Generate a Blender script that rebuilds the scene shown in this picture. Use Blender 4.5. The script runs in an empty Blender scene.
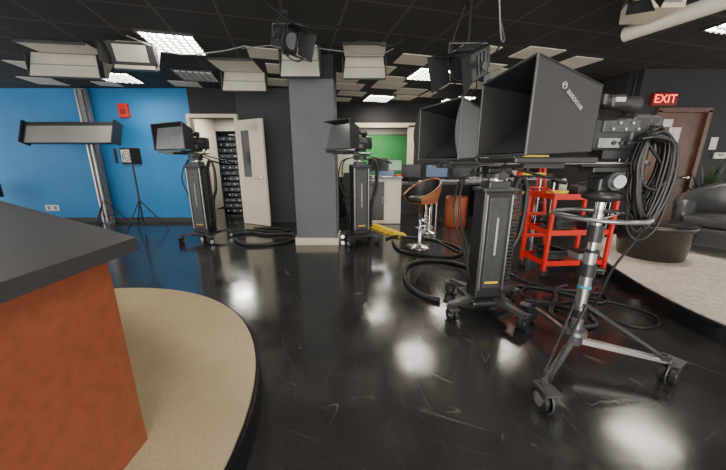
import bpy, bmesh, math, random
from mathutils import Vector, Matrix, Euler
random.seed(4)
D2R=math.radians
COL=bpy.context.scene.collection
PI=math.pi

# ------------------------------------------------------------ materials
def mat(name,col,rough=.5,metal=0.,emis=None,es=0.,nscale=0,namt=.15,bump=0.,coat=0.,alpha=1.,spec=None,trans=0.):
    m=bpy.data.materials.new(name); m.use_nodes=True
    nt=m.node_tree; b=nt.nodes["Principled BSDF"]
    b.inputs["Base Color"].default_value=(*col,1); b.inputs["Roughness"].default_value=rough
    b.inputs["Metallic"].default_value=metal
    if coat: b.inputs["Coat Weight"].default_value=coat
    if spec is not None: b.inputs["Specular IOR Level"].default_value=spec
    if emis: b.inputs["Emission Color"].default_value=(*emis,1); b.inputs["Emission Strength"].default_value=es
    if nscale:
        tc=nt.nodes.new("ShaderNodeTexCoord"); n=nt.nodes.new("ShaderNodeTexNoise")
        n.inputs["Scale"].default_value=nscale; n.inputs["Detail"].default_value=5
        nt.links.new(tc.outputs["Object"],n.inputs["Vector"])
        r=nt.nodes.new("ShaderNodeValToRGB")
        r.color_ramp.elements[0].position=.3; r.color_ramp.elements[1].position=.7
        r.color_ramp.elements[0].color=(*[c*(1-namt) for c in col],1)
        r.color_ramp.elements[1].color=(*[min(1,c*(1+namt)) for c in col],1)
        nt.links.new(n.outputs["Fac"],r.inputs["Fac"]); nt.links.new(r.outputs["Color"],b.inputs["Base Color"])
        if bump:
            bp=nt.nodes.new("ShaderNodeBump"); bp.inputs["Strength"].default_value=bump; bp.inputs["Distance"].default_value=.01
            nt.links.new(n.outputs["Fac"],bp.inputs["Height"]); nt.links.new(bp.outputs["Normal"],b.inputs["Normal"])
    return m
BLK=mat("black_plastic",(.02,.02,.021),.38,nscale=30)
BLKG=mat("black_gloss",(.010,.010,.011),.15)
FAB=mat("hood_fabric",(.022,.022,.024),.5,nscale=60,bump=.1)
FABG=mat("hood_grey_panel",(.045,.05,.054),.33,nscale=8,namt=.1)
FABIN=mat("hood_inside",(.008,.008,.008),.8,nscale=40)
GRYD=mat("dark_grey_metal",(.08,.082,.085),.4,.5,nscale=20)
GRYM=mat("mid_grey",(.24,.25,.26),.5,nscale=15)
CHR=mat("chrome",(.68,.68,.69),.2,1.,nscale=8,namt=.08)
ALU=mat("brushed_aluminium",(.5,.5,.5),.32,1.,nscale=40)
WHT=mat("white_enamel",(.78,.75,.66),.5,nscale=5,namt=.05)
FIX=mat("fixture_cream",(.60,.57,.49),.5,nscale=5,namt=.06)
TIL=mat("cream_ceiling_tile",(.74,.70,.60),.8,nscale=60,namt=.08)
CREAM=mat("cream_paint",(.72,.66,.52),.5,nscale=4,namt=.05)
RED=mat("red_enamel",(.62,.02,.012),.35,nscale=10,namt=.1)
YEL=mat("yellow_rubber",(.78,.56,.02),.5,nscale=12)
RUB=mat("rubber",(.014,.014,.014),.42,nscale=50)
GLASS=mat("prompter_glass",(.03,.032,.035),.05)
GLASSG=mat("prompter_glass_reflection",(.22,.245,.255),.2,nscale=3)  # pale grey base colour stands in for the room reflected in the glass
SCR=mat("screen_dark",(.012,.014,.016),.12)
LBL=mat("label_white",(.7,.7,.68),.6,nscale=20)
LBG=mat("label_grey",(.42,.43,.43),.6,nscale=20)
ORW=mat("rust_laminate",(.225,.062,.026),.45,nscale=25,namt=.14)
WOOD=mat("stained_wood",(.11,.052,.028),.4,nscale=6,namt=.3)
WOODO=mat("orange_plywood",(.42,.17,.07),.35,nscale=5,namt=.2)
DRUM=mat("orange_red_drum",(.42,.10,.035),.35,nscale=5,namt=.2)
LEA=mat("grey_leather",(.055,.057,.06),.36,nscale=40,bump=.15)
LEAB=mat("black_leather",(.022,.022,.022),.4,nscale=40,bump=.2)
LIT=mat("lit_diffuser",(.9,.9,.9),.5,emis=(1,.90,.76),es=48,nscale=60,namt=.03)
LITD=mat("dim_diffuser",(.55,.56,.55),.5,emis=(1,.96,.9),es=.3,nscale=60)
GREEN=mat("green_screen",(.02,.17,.035),.8,nscale=3,namt=.1)
EXT=mat("exit_red_glow",(.8,.05,.03),.5,emis=(1,.06,.03),es=5.)
def noise_wall(name,col,amt=.08,rough=.75):
    return mat(name,col,rough,nscale=2.2,namt=amt,bump=.03)
BLUE=noise_wall("blue_paint",(.016,.22,.54),.07,.6)
BLKW=noise_wall("black_wall_paint",(.024,.024,.026))
GRYW=noise_wall("grey_wall_paint",(.05,.055,.06))
PILM=noise_wall("slate_pillar_paint",(.13,.145,.16))
BACKR=noise_wall("back_room_paint",(.36,.33,.27))

def carpet(name,c1,c2,scale=160,bs=.35):
    m=mat(name,c1,.95); nt=m.node_tree; b=nt.nodes["Principled BSDF"]; b.inputs["Specular IOR Level"].default_value=.1
    tc=nt.nodes.new("ShaderNodeTexCoord"); n=nt.nodes.new("ShaderNodeTexNoise"); n.inputs["Scale"].default_value=scale; n.inputs["Detail"].default_value=3
    n2=nt.nodes.new("ShaderNodeTexNoise"); n2.inputs["Scale"].default_value=3
    mx=nt.nodes.new("ShaderNodeMath"); mx.operation='MULTIPLY_ADD'; mx.inputs[1].default_value=.3; 
    r=nt.nodes.new("ShaderNodeValToRGB"); r.color_ramp.elements[0].position=.45; r.color_ramp.elements[1].position=.85
    r.color_ramp.elements[0].color=(*c2,1); r.color_ramp.elements[1].color=(*c1,1)
    nt.links.new(tc.outputs["Object"],n.inputs["Vector"]); nt.links.new(tc.outputs["Object"],n2.inputs["Vector"])
    nt.links.new(n2.outputs["Fac"],mx.inputs[0]); nt.links.new(n.outputs["Fac"],mx.inputs[2])
    nt.links.new(mx.outputs[0],r.inputs["Fac"]); nt.links.new(r.outputs["Color"],b.inputs["Base Color"])
    bp=nt.nodes.new("ShaderNodeBump"); bp.inputs["Strength"].default_value=bs; bp.inputs["Distance"].default_value=.01
    nt.links.new(n.outputs["Fac"],bp.inputs["Height"]); nt.links.new(bp.outputs["Normal"],b.inputs["Normal"])
    return m
CARL=carpet("beige_carpet",(.48,.41,.27),(.36,.295,.185),200,.2)
CARR=carpet("pale_carpet",(.68,.62,.54),(.44,.39,.33),22)

def floor_mat():
    m=mat("polished_black_floor",(.01,.01,.011),.14); nt=m.node_tree; b=nt.nodes["Principled BSDF"]; N=nt.nodes.new; L=nt.links.new
    b.inputs["Specular IOR Level"].default_value=.9
    tc=N("ShaderNodeTexCoord")
    n=N("ShaderNodeTexNoise"); n.inputs["Scale"].default_value=2.5; n.inputs["Detail"].default_value=8; L(tc.outputs["Object"],n.inputs["Vector"])
    r=N("ShaderNodeMapRange"); r.inputs[1].default_value=.3; r.inputs[2].default_value=.7; r.inputs[3].default_value=.11; r.inputs[4].default_value=.20
    L(n.outputs["Fac"],r.inputs[0]); L(r.outputs[0],b.inputs["Roughness"])
    prev=None
    for i,(rot,ay,s,th) in enumerate([(.4,.13,2.2,.0005),(1.9,.12,3.0,.0006),(2.7,.10,3.8,.0006),(1.15,.12,4.6,.0007),(.05,.1,5.2,.0007),(2.25,.11,6.,.0008)]):
        mp=N("ShaderNodeMapping"); mp.inputs["Rotation"].default_value=(0,0,rot); mp.inputs["Location"].default_value=(i*7,i*3,0); L(tc.outputs["Object"],mp.inputs["Vector"])
        m2=N("ShaderNodeMapping"); m2.inputs["Scale"].default_value=(1,ay,1); L(mp.outputs[0],m2.inputs["Vector"])
        v=N("ShaderNodeTexNoise"); v.inputs["Scale"].default_value=s; v.inputs["Detail"].default_value=1; L(m2.outputs[0],v.inputs["Vector"])
        sb=N("ShaderNodeMath"); sb.operation='SUBTRACT'; sb.inputs[1].default_value=.5; L(v.outputs["Fac"],sb.inputs[0])
        ab=N("ShaderNodeMath"); ab.operation='ABSOLUTE'; L(sb.outputs[0],ab.inputs[0])
        lt=N("ShaderNodeMath"); lt.operation='LESS_THAN'; lt.inputs[1].default_value=th*1.6; L(ab.outputs[0],lt.inputs[0])
        # break each set into short strokes with its own mask
        k=N("ShaderNodeTexNoise"); k.inputs["Scale"].default_value=2.+i*.4; L(mp.outputs[0],k.inputs["Vector"])
        kg=N("ShaderNodeMapRange"); kg.inputs[1].default_value=.5; kg.inputs[2].default_value=.62; L(k.outputs["Fac"],kg.inputs[0])
        ml=N("ShaderNodeMath"); ml.operation='MULTIPLY'; L(lt.outputs[0],ml.inputs[0]); L(kg.outputs[0],ml.inputs[1])
        if prev is None: prev=ml
        else:
            mx=N("ShaderNodeMath"); mx.operation='MAXIMUM'; L(prev.outputs[0],mx.inputs[0]); L(ml.outputs[0],mx.inputs[1]); prev=mx
    cr=N("ShaderNodeValToRGB"); cr.color_ramp.elements[0].position=.3; cr.color_ramp.elements[1].position=.75
    cr.color_ramp.elements[0].color=(.019,.019,.0195,1); cr.color_ramp.elements[1].color=(.035,.034,.033,1); L(n.outputs["Fac"],cr.inputs["Fac"])
    c=N("ShaderNodeMix"); c.data_type='RGBA'; L(cr.outputs["Color"],c.inputs["A"]); c.inputs["B"].default_value=(.085,.08,.075,1)
    L(prev.outputs[0],c.inputs["Factor"]); L(c.outputs["Result"],b.inputs["Base Color"])
    n4=N("ShaderNodeTexNoise"); n4.inputs["Scale"].default_value=7; n4.inputs["Detail"].default_value=4; L(tc.outputs["Object"],n4.inputs["Vector"])
    bp=N("ShaderNodeBump"); bp.inputs["Strength"].default_value=.06; bp.inputs["Distance"].default_value=.01
    L(n4.outputs["Fac"],bp.inputs["Height"]); L(bp.outputs["Normal"],b.inputs["Normal"])
    return m
FLOOR=floor_mat()
def ceil_mat():
    m=mat("black_ceiling_grid",(.012,.012,.012),.8); nt=m.node_tree; b=nt.nodes["Principled BSDF"]; N=nt.nodes.new; L=nt.links.new
    tc=N("ShaderNodeTexCoord"); mp=N("ShaderNodeMapping"); mp.inputs["Rotation"].default_value=(0,0,-D2R(14)); L(tc.outputs["Object"],mp.inputs["Vector"])
    s=N("ShaderNodeSeparateXYZ"); L(mp.outputs[0],s.inputs[0]); res=[]
    for k in (0,1):
        d=N("ShaderNodeMath"); d.operation='DIVIDE'; d.inputs[1].default_value=.61; L(s.outputs[k],d.inputs[0])
        f=N("ShaderNodeMath"); f.operation='FRACT'; L(d.outputs[0],f.inputs[0])
        l=N("ShaderNodeMath"); l.operation='LESS_THAN'; l.inputs[1].default_value=.05; L(f.outputs[0],l.inputs[0]); res.append(l)
    mx=N("ShaderNodeMath"); mx.operation='MAXIMUM'; L(res[0].outputs[0],mx.inputs[0]); L(res[1].outputs[0],mx.inputs[1])
    n=N("ShaderNodeTexNoise"); n.inputs["Scale"].default_value=80; L(tc.outputs["Object"],n.inputs["Vector"])
    r=N("ShaderNodeValToRGB"); r.color_ramp.elements[0].color=(.014,.014,.014,1); r.color_ramp.elements[1].color=(.04,.038,.036,1); L(n.outputs["Fac"],r.inputs["Fac"])
    c=N("ShaderNodeMix"); c.data_type='RGBA'; L(r.outputs["Color"],c.inputs["A"]); c.inputs["B"].default_value=(.07,.066,.06,1)
    L(mx.outputs[0],c.inputs["Factor"]); L(c.outputs["Result"],b.inputs["Base Color"])
    return m
CEIL=ceil_mat()

# ------------------------------------------------------------ mesh builder
class B:
    def __init__(s): s.bm=bmesh.new(); s.m=[]
    def mi(s,m):
        if m not in s.m: s.m.append(m)
        return s.m.index(m)
    def raw(s,vs,fs,m,smooth=False,T=None):
        bv=[s.bm.verts.new(T@Vector(v) if T else v) for v in vs]; i=s.mi(m); out=[]
        for f in fs:
            try: fc=s.bm.faces.new([bv[k] for k in f])
            except ValueError: continue
            fc.material_index=i; fc.smooth=smooth; out.append(fc)
        return bv,out
    def box(s,c,sz,m,rot=(0,0,0),bev=0.):
        T=Matrix.Translation(c)@Euler(rot).to_matrix().to_4x4()
        x,y,z=[k/2 for k in sz]
        vs=[(-x,-y,-z),(x,-y,-z),(x,y,-z),(-x,y,-z),(-x,-y,z),(x,-y,z),(x,y,z),(-x,y,z)]
        bv,fs=s.raw(vs,[(0,3,2,1),(4,5,6,7),(0,1,5,4),(1,2,6,5),(2,3,7,6),(3,0,4,7)],m,T=T)
        if bev:
            es=list({e for f in fs for e in f.edges})
            r=bmesh.ops.bevel(s.bm,geom=es,offset=bev,segments=2,affect='EDGES',profile=.5)
            for f in r['faces']: f.material_index=s.mi(m)
        return s
    def hexa(s,v,m):
        s.raw(v,[(0,3,2,1),(4,5,6,7),(0,1,5,4),(1,2,6,5),(2,3,7,6),(3,0,4,7)],m); return s
    def prism(s,pts,z0,z1,m,mtop=None):
        n=len(pts); vs=[(x,y,z0) for x,y in pts]+[(x,y,z1) for x,y in pts]
        s.raw(vs,[tuple(range(n))[::-1]]+[(i,(i+1)%n,n+(i+1)%n,n+i) for i in range(n)],m)
        s.raw([(x,y,z1) for x,y in pts],[tuple(range(n))],mtop or m); return s
    def cyl(s,p0,p1,r,m,r2=None,n=18,cap=True):
        p0=Vector(p0);p1=Vector(p1); r2=r if r2 is None else r2
        d=(p1-p0).normalized(); a=d.orthogonal().normalized(); b=d.cross(a)
        vs=[]
        for p,q in((p0,r),(p1,r2)):
            for k in range(n):
                t=2*PI*k/n; vs.append(p+q*(math.cos(t)*a+math.sin(t)*b))
        s.raw(vs,[(k,(k+1)%n,n+(k+1)%n,n+k) for k in range(n)],m,True)
        if cap:
            s.raw(vs[:n],[tuple(range(n))[::-1]],m); s.raw(vs[n:],[tuple(range(n))],m)
        return s
    def lathe(s,prof,m,c=(0,0,0),n=28):
        vs=[];c=Vector(c)
        for r,z in prof:
            for k in range(n):
                t=2*PI*k/n; vs.append(c+Vector((r*math.cos(t),r*math.sin(t),z)))
        fs=[]
        for j in range(len(prof)-1):
            for k in range(n): fs.append((j*n+k,j*n+(k+1)%n,(j+1)*n+(k+1)%n,(j+1)*n+k))
        s.raw(vs,fs,m,True)
        for j,rev in((0,True),(len(prof)-1,False)):
            if prof[j][0]>1e-4: s.raw(vs[j*n:(j+1)*n],[tuple(range(n))[::-1] if rev else tuple(range(n))],m)
        return s
    def tube(s,pts,r,m,n=8,closed=False,sub=6,smooth=True):
        P=[Vector(p) for p in pts]
        if smooth and len(P)>2:
            Q=[];N=len(P); rng=range(N if closed else N-1)
            for i in rng:
                if closed: a,b,c,d=P[(i-1)%N],P[i],P[(i+1)%N],P[(i+2)%N]
                else: a,b,c,d=P[max(i-1,0)],P[i],P[i+1],P[min(i+2,N-1)]
                for k in range(sub):
                    t=k/sub; Q.append(.5*((2*b)+(-a+c)*t+(2*a-5*b+4*c-d)*t*t+(-a+3*b-3*c+d)*t**3))
            if not closed: Q.append(P[-1])
            P=Q
        N=len(P); vs=[]; up=None
        for i in range(N):
            if closed: d=(P[(i+1)%N]-P[i-1])
            else: d=P[min(i+1,N-1)]-P[max(i-1,0)]
            if d.length<1e-7: d=Vector((0,0,1))
            d.normalize()
            if up is None: up=d.orthogonal().normalized()
            up=(up-d*up.dot(d)); 
            if up.length<1e-5: up=d.orthogonal()
            up.normalize(); w=d.cross(up)
            for k in range(n):
                t=2*PI*k/n; vs.append(P[i]+r*(math.cos(t)*up+math.sin(t)*w))
        fs=[]
        for i in range(N if closed else N-1):
            j=(i+1)%N
            for k in range(n): fs.append((i*n+k,i*n+(k+1)%n,j*n+(k+1)%n,j*n+k))
        s.raw(vs,fs,m,True)
        if not closed:
            s.raw(vs[:n],[tuple(range(n))[::-1]],m); s.raw(vs[-n:],[tuple(range(n))],m)
        return s
    def ring(s,c,R,r,m,axis='z',n=32,sq=1.):
        pts=[]
        for k in range(n):
            t=2*PI*k/n; a,b=R*math.cos(t),R*math.sin(t)*sq
            pts.append({'z':(c[0]+a,c[1]+b,c[2]),'x':(c[0],c[1]+a,c[2]+b),'y':(c[0]+a,c[1],c[2]+b)}[axis])
        return s.tube(pts,r,m,closed=True,smooth=False)
    def frustum_shell(s,a,b,th,mo,mi):
        ca=sum((Vector(p) for p in a),Vector())/4; cb=sum((Vector(p) for p in b),Vector())/4
        ai=[ca+(Vector(p)-ca)*(1-th) for p in a]; bi=[cb+(Vector(p)-cb)*(1-th) for p in b]
        f=[(i,(i+1)%4,4+(i+1)%4,4+i) for i in range(4)]
        s.raw(list(a)+list(b),f,mo); s.raw(ai+bi,[x[::-1] for x in f],mi)
        s.raw(list(a)+ai,f,mo); s.raw(list(b)+bi,f,mo); return s
    def done(s,name,parent=None,loc=(0,0,0),rz=0.,**kw):
        bmesh.ops.recalc_face_normals(s.bm,faces=s.bm.faces[:])
        me=bpy.data.meshes.new(name); s.bm.to_mesh(me); s.bm.free()
        for m in s.m: me.materials.append(m)
        o=bpy.data.objects.new(name,me); COL.objects.link(o)
        o.location=loc; o.rotation_euler=(0,0,rz)
        if parent: o.parent=parent
        for k,v in kw.items(): o[k]=v
        return o
def thing(name,label,cat,loc=(0,0,0),rz=0.,group=None,rot=None):
    o=bpy.data.objects.new(name,None); o.empty_display_size=.1; COL.objects.link(o)
    o.location=loc; o.rotation_euler=rot if rot else (0,0,rz); o["label"]=label; o["category"]=cat
    if group: o["group"]=group
    return o
def text(name,txt,size,m,parent=None,M=Matrix(),**kw):
    c=bpy.data.curves.new(name,'FONT'); c.body=txt; c.size=size; c.align_x='CENTER'; c.align_y='CENTER'; c.extrude=.0008
    t=bpy.data.objects.new("tmp",c); COL.objects.link(t); bpy.context.view_layer.update()
    me=bpy.data.meshes.new_from_object(t.evaluated_get(bpy.context.evaluated_depsgraph_get()))
    bpy.data.objects.remove(t); me.name=name; me.materials.clear(); me.materials.append(m); me.transform(M)
    o=bpy.data.objects.new(name,me); COL.objects.link(o)
    if parent: o.parent=parent
    for k,v in kw.items(): o[k]=v
    return o
S=dict(kind="structure")
H=2.77; WY=6.45
# ------------------------------------------------------------ room shell
B().box((0,3,-.05),(18,12.6,.1),FLOOR).done("floor",**S)
B().box((0,3.2,H+.05),(18,13,.1),CEIL).done("ceiling",**S)
B().box((-6.35,WY+.06,H/2),(5.5,.12,H),BLUE).done("wall_back_blue",**S)
b=B(); b.box((-3.11,WY+.06,(2.2+H)/2),(.98,.12,H-2.2),BLKW); b.box((-1.66,WY+.06,H/2),(1.92,.12,H),GRYW); b.done("wall_back_door",**S)
B().box((-.76,7.26,H/2),(.12,1.5,H),BLKW).done("wall_alcove_side",**S)
x0,x1,z0,z1=-.70,1.30,.95,2.24; FY=8.05
b=B(); b.box(((x1+4.6)/2,FY,H/2),(4.6-x1,.12,H),BLKW); b.box(((x0+x1)/2-.05,FY,z0/2),(x1-x0+.1,.12,z0),BLKW)
b.box(((x0+x1)/2,FY,(z1+H)/2),(x1-x0,.12,H-z1),BLKW); b.done("wall_far",**S)
b=B()
for c,sz in (((x0+.04,FY-.08,(z0+z1)/2),(.09,.06,z1-z0)),((x0+.52,FY-.08,(z0+z1)/2),(.05,.05,z1-z0)),((x1-.05,FY-.08,(z0+z1)/2),(.17,.06,z1-z0)),(((x0+x1)/2,FY-.08,z1),(x1-x0+.12,.06,.11)),(((x0+x1)/2,FY-.08,z0),(x1-x0+.1,.1,.05))): b.box(c,sz,CREAM)
b.done("window_1",**S)
B().box((4.56,6.7,H/2),(.12,2.6,H),BLKW).done("wall_right_side",**S)
b=B(); b.box((4.73,5.26,H/2),(.34,.12,H),BLKW); b.box((7.15,5.26,H/2),(2.7,.12,H),BLKW); b.box((5.35,5.26,(2.14+H)/2),(.9,.12,H-2.14),BLKW); b.done("wall_right",**S)
b=B(); b.box((5.35,5.24,1.07),(.88,.05,2.14),WOOD,bev=.004); b.box((4.93,5.19,1.07),(.07,.06,2.14),WOOD); b.box((5.35,5.19,2.15),(.9,.06,.07),WOOD); b.box((5.77,5.19,1.07),(.07,.06,2.14),WOOD)
b.cyl((5.66,5.2,1.05),(5.66,5.14,1.05),.02,CHR); b.cyl((5.66,5.14,1.05),(5.56,5.14,1.05),.012,CHR); b.done("door_1",**S)
b=B(); b.box((-2.9,8.9,H/2),(2.9,.1,H),BACKR); b.box((-4.3,7.7,H/2),(.1,2.4,H),BACKR); b.box((-1.5,7.7,H/2),(.1,2.4,H),BACKR); b.done("wall_equipment_room",**S)
B().box((.3,10.9,1.3),(4.4,.08,2.6),BACKR).done("wall_green_room",**S)
b=B(); b.box((0,0,1.12),(1.75,.03,2.24),GREEN); b.cyl((-.9,0,2.25),(.9,0,2.25),.02,GRYD); b.done("green_screen",loc=(.78,10.75,0),label="green chroma key backdrop hanging in the adjoining room",category="backdrop")
b=B(); b.box((-1.9,9.5,1.3),(.08,2.8,2.6),GRYW);b.box((2.5,9.5,1.3),(.08,2.8,2.6),GRYW);b.done("wall_green_room_side",**S)
B().box((.3,9.6,2.63),(4.6,3.,.05),BLKW).done("ceiling_green_room",**S)
B().box((-1.1,10.0,-.04),(8,3.3,.08),GRYW).done("floor_back_rooms",**S)
b=B()
for c,sz in (((-3.60,WY-.02,1.1),(.07,.16,2.2)),((-2.62,WY-.02,1.1),(.07,.16,2.2)),((-3.11,WY-.02,2.235),(1.05,.16,.07))): b.box(c,sz,CREAM,bev=.005)
b.done("trim_1",**S)
B().box((-6.35,WY-.015,.05),(5.4,.03,.1),GRYW).done("baseboard_back",**S)
B().box((-1.65,WY-.015,.05),(1.8,.03,.1),GRYW).done("baseboard_door_side",**S)
L=Vector((-1.96,6.02,0))-Vector((-2.60,6.36,0)); ang=math.atan2(L.y,L.x)
d=thing("door","cream painted door standing open with a dark glass lite","door",(-2.58,6.30,0.01),ang)
b=B(); W=.72
for c,sz in (((.055,0,1.06),(.11,.045,2.12)),((W-.055,0,1.06),(.11,.045,2.12)),((W/2,0,.5),(W-.2,.045,1.0)),((W/2,0,2.02),(W-.2,.045,.2)),): b.box(c,sz,CREAM)
b.box((W/2+.12,0,1.5),(.28,.045,1.1),CREAM)
b.done("door_panel",d)
B().box((.24,0,1.46),(.28,.02,.94),BLKG).done("glass_lite",d)
b=B(); b.cyl((W-.06,-.02,1.0),(W-.06,-.08,1.0),.022,CHR); b.cyl((W-.06,-.075,1.0),(W-.17,-.075,1.0),.011,CHR); b.done("handle",d)
pil=B(); pil.box((-.745,4.8,1.23),(.64,.5,2.46),PILM); pil.box((-.745,4.8,2.615),(.645,.505,.31),BLKW); pil.done("wall_pillar",**S)
b=B(); b.box((-.745,4.535,.06),(.68,.03,.12),CREAM,bev=.006); b.box((-.41,4.8,.06),(.03,.52,.12),CREAM); b.box((-1.08,4.8,.06),(.03,.52,.12),CREAM); b.done("baseboard_pillar",**S)

# ------------------------------------------------------------ stages
pts=[]
for k in range(0,41):
    t=D2R(0+ k*180/40); pts.append((-2.1+1.59*math.cos(t),.93+1.59*math.sin(t)))
pts+= [(-3.69,-1.2),(-.56,-1.2),(-.52,.3)]
b=B(); b.prism(pts,0,.155,BLKG); b.prism([(-2.1+(x+2.1)*.985,.93+(y-.93)*.985) for x,y in pts],.155,.172,CARL)
b.done("stage_platform",label="low curved stage platform topped with beige carpet, black edge",category="stage")
pts=[(2.95,.2),(2.78,.9),(2.66,1.6),(2.62,2.1),(2.67,2.5),(2.78,2.95),(2.95,3.45),(3.2,3.85),(3.55,4.25),(4.0,4.6),(4.45,4.85),(4.6,5.17),(8.3,5.17),(8.3,.2)]
def chaik(P,n=2):
    for _ in range(n):
        Q=[P[0]]
        for i in range(len(P)-1):
            a,c=P[i],P[i+1]; Q+= [(a[0]*.75+c[0]*.25,a[1]*.75+c[1]*.25),(a[0]*.25+c[0]*.75,a[1]*.25+c[1]*.75)]
        P=Q+[P[-1]]
    return P
curve=chaik(pts[:11])
pp=(curve+pts[11:])[::-1]
b=B(); b.prism(pp,0,.14,BLKG); b.prism([(x+.03,y) if x<5 else (x,y) for x,y in pp],.14,.148,CARR)
b.done("interview_platform",label="raised curved platform with pale patterned carpet, glossy black edge",category="stage")

# ------------------------------------------------------------ news desk
dk=thing("news_desk","news desk with matte black top and rust laminate side panel","desk",(0,0,.172))
top=[(-.84,1.04),(-2.74,2.17),(-3.2,2.2),(-3.2,-.6),(-.86,-.6),(-.835,.4)]
b=B(); b.prism(top[::-1],.812,.86,mat("black_desk_top",(.034,.034,.036),.5,nscale=120,namt=.25)); b.done("desk_top",dk)
side=[(-.905,.975),(-2.7,2.05),(-3.0,2.05),(-3.0,-.55),(-.92,-.55)]
b=B(); b.prism(side[::-1],0,.812,ORW); b.done("side_panel",dk)

# ------------------------------------------------------------ camera rigs
def rig(loc,rz,label,wy=1.,hz=1.,xf=.62,xb=.22,glass=GLASS,txt=False,outer=FAB,side_label=False,curved=False,pale=False):
    t=thing("studio_camera",label,"camera",loc,rz,"studio cameras")
    tp=.10*(xf-xb)/.4
    A=[(xf,-.26*wy,.02),(xf,.26*wy,.02),(xf,.26*wy,.02+.42*hz),(xf,-.26*wy,.02+.42*hz)]
    yb=.26*wy-tp*1.0
    Bk=[(xb,-yb,.04),(xb,yb,.04),(xb,yb,.04+.30*hz),(xb,-yb,.04+.30*hz)]
    b=B(); b.frustum_shell(A,Bk,.03,outer,FABIN); b.raw([(xb-.002,y,z) for _,y,z in Bk],[(0,1,2,3)],BLK)
    if curved:
        for s in(-1,1):
            n=10; vs=[]
            for k in range(n+1):
                f=k/n; z=.02+.42*hz*f; vs.append((xf,s*.26*wy,z)); vs.append((xf+.05*math.sin(PI*f),s*(.26*wy+.012*math.sin(PI*f)),z))
            fs=[(2*k,2*k+1,2*k+3,2*k+2) for k in range(n)]
            b.raw(vs,fs,outer); b.raw([(x,y-s*.006,z) for x,y,z in vs],fs,FABIN)
    for i in range(4):
        b.tube([A[i],A[(i+1)%4]],.007,GRYD,n=6,smooth=False); b.tube([A[i],Bk[i]],.004,BLK,n=6,smooth=False)
    b.done("prompter_hood",t)
    if pale: gx,gb,gw,gw2,gh=xf-.012,xf-.075,.245*wy,.235*wy,.385*hz
    else: gx,gb,gw,gw2,gh=xf-.05,xb+.06,.235*wy,yb-.01,.33*hz
    b=B(); b.hexa([(gx,-gw,.035),(gx+.005,-gw,.035),(gx+.005,gw,.035),(gx,gw,.035),(gb,-gw2,gh),(gb+.005,-gw2,gh),(gb+.005,gw2,gh),(gb,gw2,gh)],glass); b.done("beam_splitter_glass",t)
    mx=(xf+xb)/2; b=B(); b.box((mx,0,-.005),(xf-xb+.02,.40*wy,.03),BLK,bev=.006); b.box((mx,0,-.03),(.22,.22,.03),BLK); b.box((xf+.005,0,-.003),(.01,.34*wy,.02),GRYD); b.done("prompter_monitor",t)
    b=B()
    for y in(-.07,.07): b.cyl((-.2,y,-.02),(xf-.02,y,-.02),.009,ALU,n=10)
    b.box((0,0,-.025),(.34,.12,.03),BLK,bev=.005); b.done("mounting_rails",t)
    b=B(); b.box((.0,0,.13),(.30,.12,.17),BLK,bev=.016); b.box((-.12,0,.16),(.12,.13,.15),BLK,bev=.02); b.box((.0,.062,.17),(.20,.012,.06),GRYD,bev=.003); b.box((.05,.064,.085),(.12,.01,.05),GRYM,bev=.003)
    b.box((-.02,0,.03),(.16,.1,.05),BLK)
    b.box((-.02,-.062,.13),(.17,.012,.11),GRYD,bev=.003)
    b.box((.01,.0,.285),(.24,.03,.026),BLK,bev=.01); b.box((.11,0,.25),(.03,.03,.07),BLK,rot=(0,.3,0)); b.box((-.08,0,.25),(.03,.03,.07),BLK)
    for k in range(5): b.cyl((-.09+k*.035,.066,.155+(k%2)*.03),(-.09+k*.035,.078,.155+(k%2)*.03),.007,ALU,n=10)
    for k in range(3): b.cyl((-.05+k*.04,.066,.085),(-.05+k*.04,.08,.085),.011,BLK,n=10)
    b.tube([(-.15,.05,.19),(-.2,.07,.16),(-.19,.08,.08),(-.12,.08,.02)],.007,RUB)
    b.tube([(-.1,-.05,.22),(-.22,-.09,.2),(-.26,-.1,.05),(-.15,-.08,-.05)],.008,RUB)
    b.done("camera_body",t)
    b=B(); b.box((-.20,0,.14),(.07,.115,.18),BLK,bev=.014); b.box((-.238,0,.15),(.012,.08,.09),GRYD,bev=.003); b.box((-.2,.06,.15),(.04,.006,.08),GRYD); b.done("battery_pack",t)
    lx=min(.30,xb+.05)
    b=B(); b.cyl((.13,0,.15),(.18,0,.15),.045,BLK); b.cyl((.18,0,.15),(lx,0,.15),.055,BLK,r2=.062)
    for xx in(.16,.19,.22): b.ring((xx,0,.15),.052,.005,GRYD,'x',20)
    b.cyl((lx,0,.15),(lx+.002,0,.15),.055,BLKG); b.done("lens",t)
    b=B(); b.cyl((.03,.1,.27),(.16,.1,.285),.036,BLK,r2=.032,n=16); b.box((.10,.1,.28),(.08,.075,.06),BLK,bev=.012,rot=(0,.1,0)); b.cyl((-.02,.1,.265),(.03,.1,.27),.043,FAB,r2=.036); b.box((.17,.1,.287),(.02,.07,.05),GRYD,bev=.004); b.cyl((.08,.0,.27),(.08,.08,.28),.012,GRYD); b.box((.10,.139,.285),(.05,.006,.02),LBG); b.done("viewfinder",t)
    b=B(); b.cyl((.1,-.06,.32),(.26,-.06,.34),.012,BLK); b.cyl((.16,-.06,.325),(.16,-.01,.29),.006,BLK); b.cyl((.25,-.06,.339),(.33,-.06,.35),.018,FAB); b.done("microphone",t)
    for s in((-1,1) if not txt else (-1,)): b=B(); b.tube([(-.12,s*.05,-.05),(-.3,s*.13,-.10),(-.52,s*.2,-.16)],.011,BLK); b.tube([(-.44,s*.176,-.142),(-.56,s*.21,-.17)],.018,RUB,smooth=False); b.done("pan_handle",t)
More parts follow.
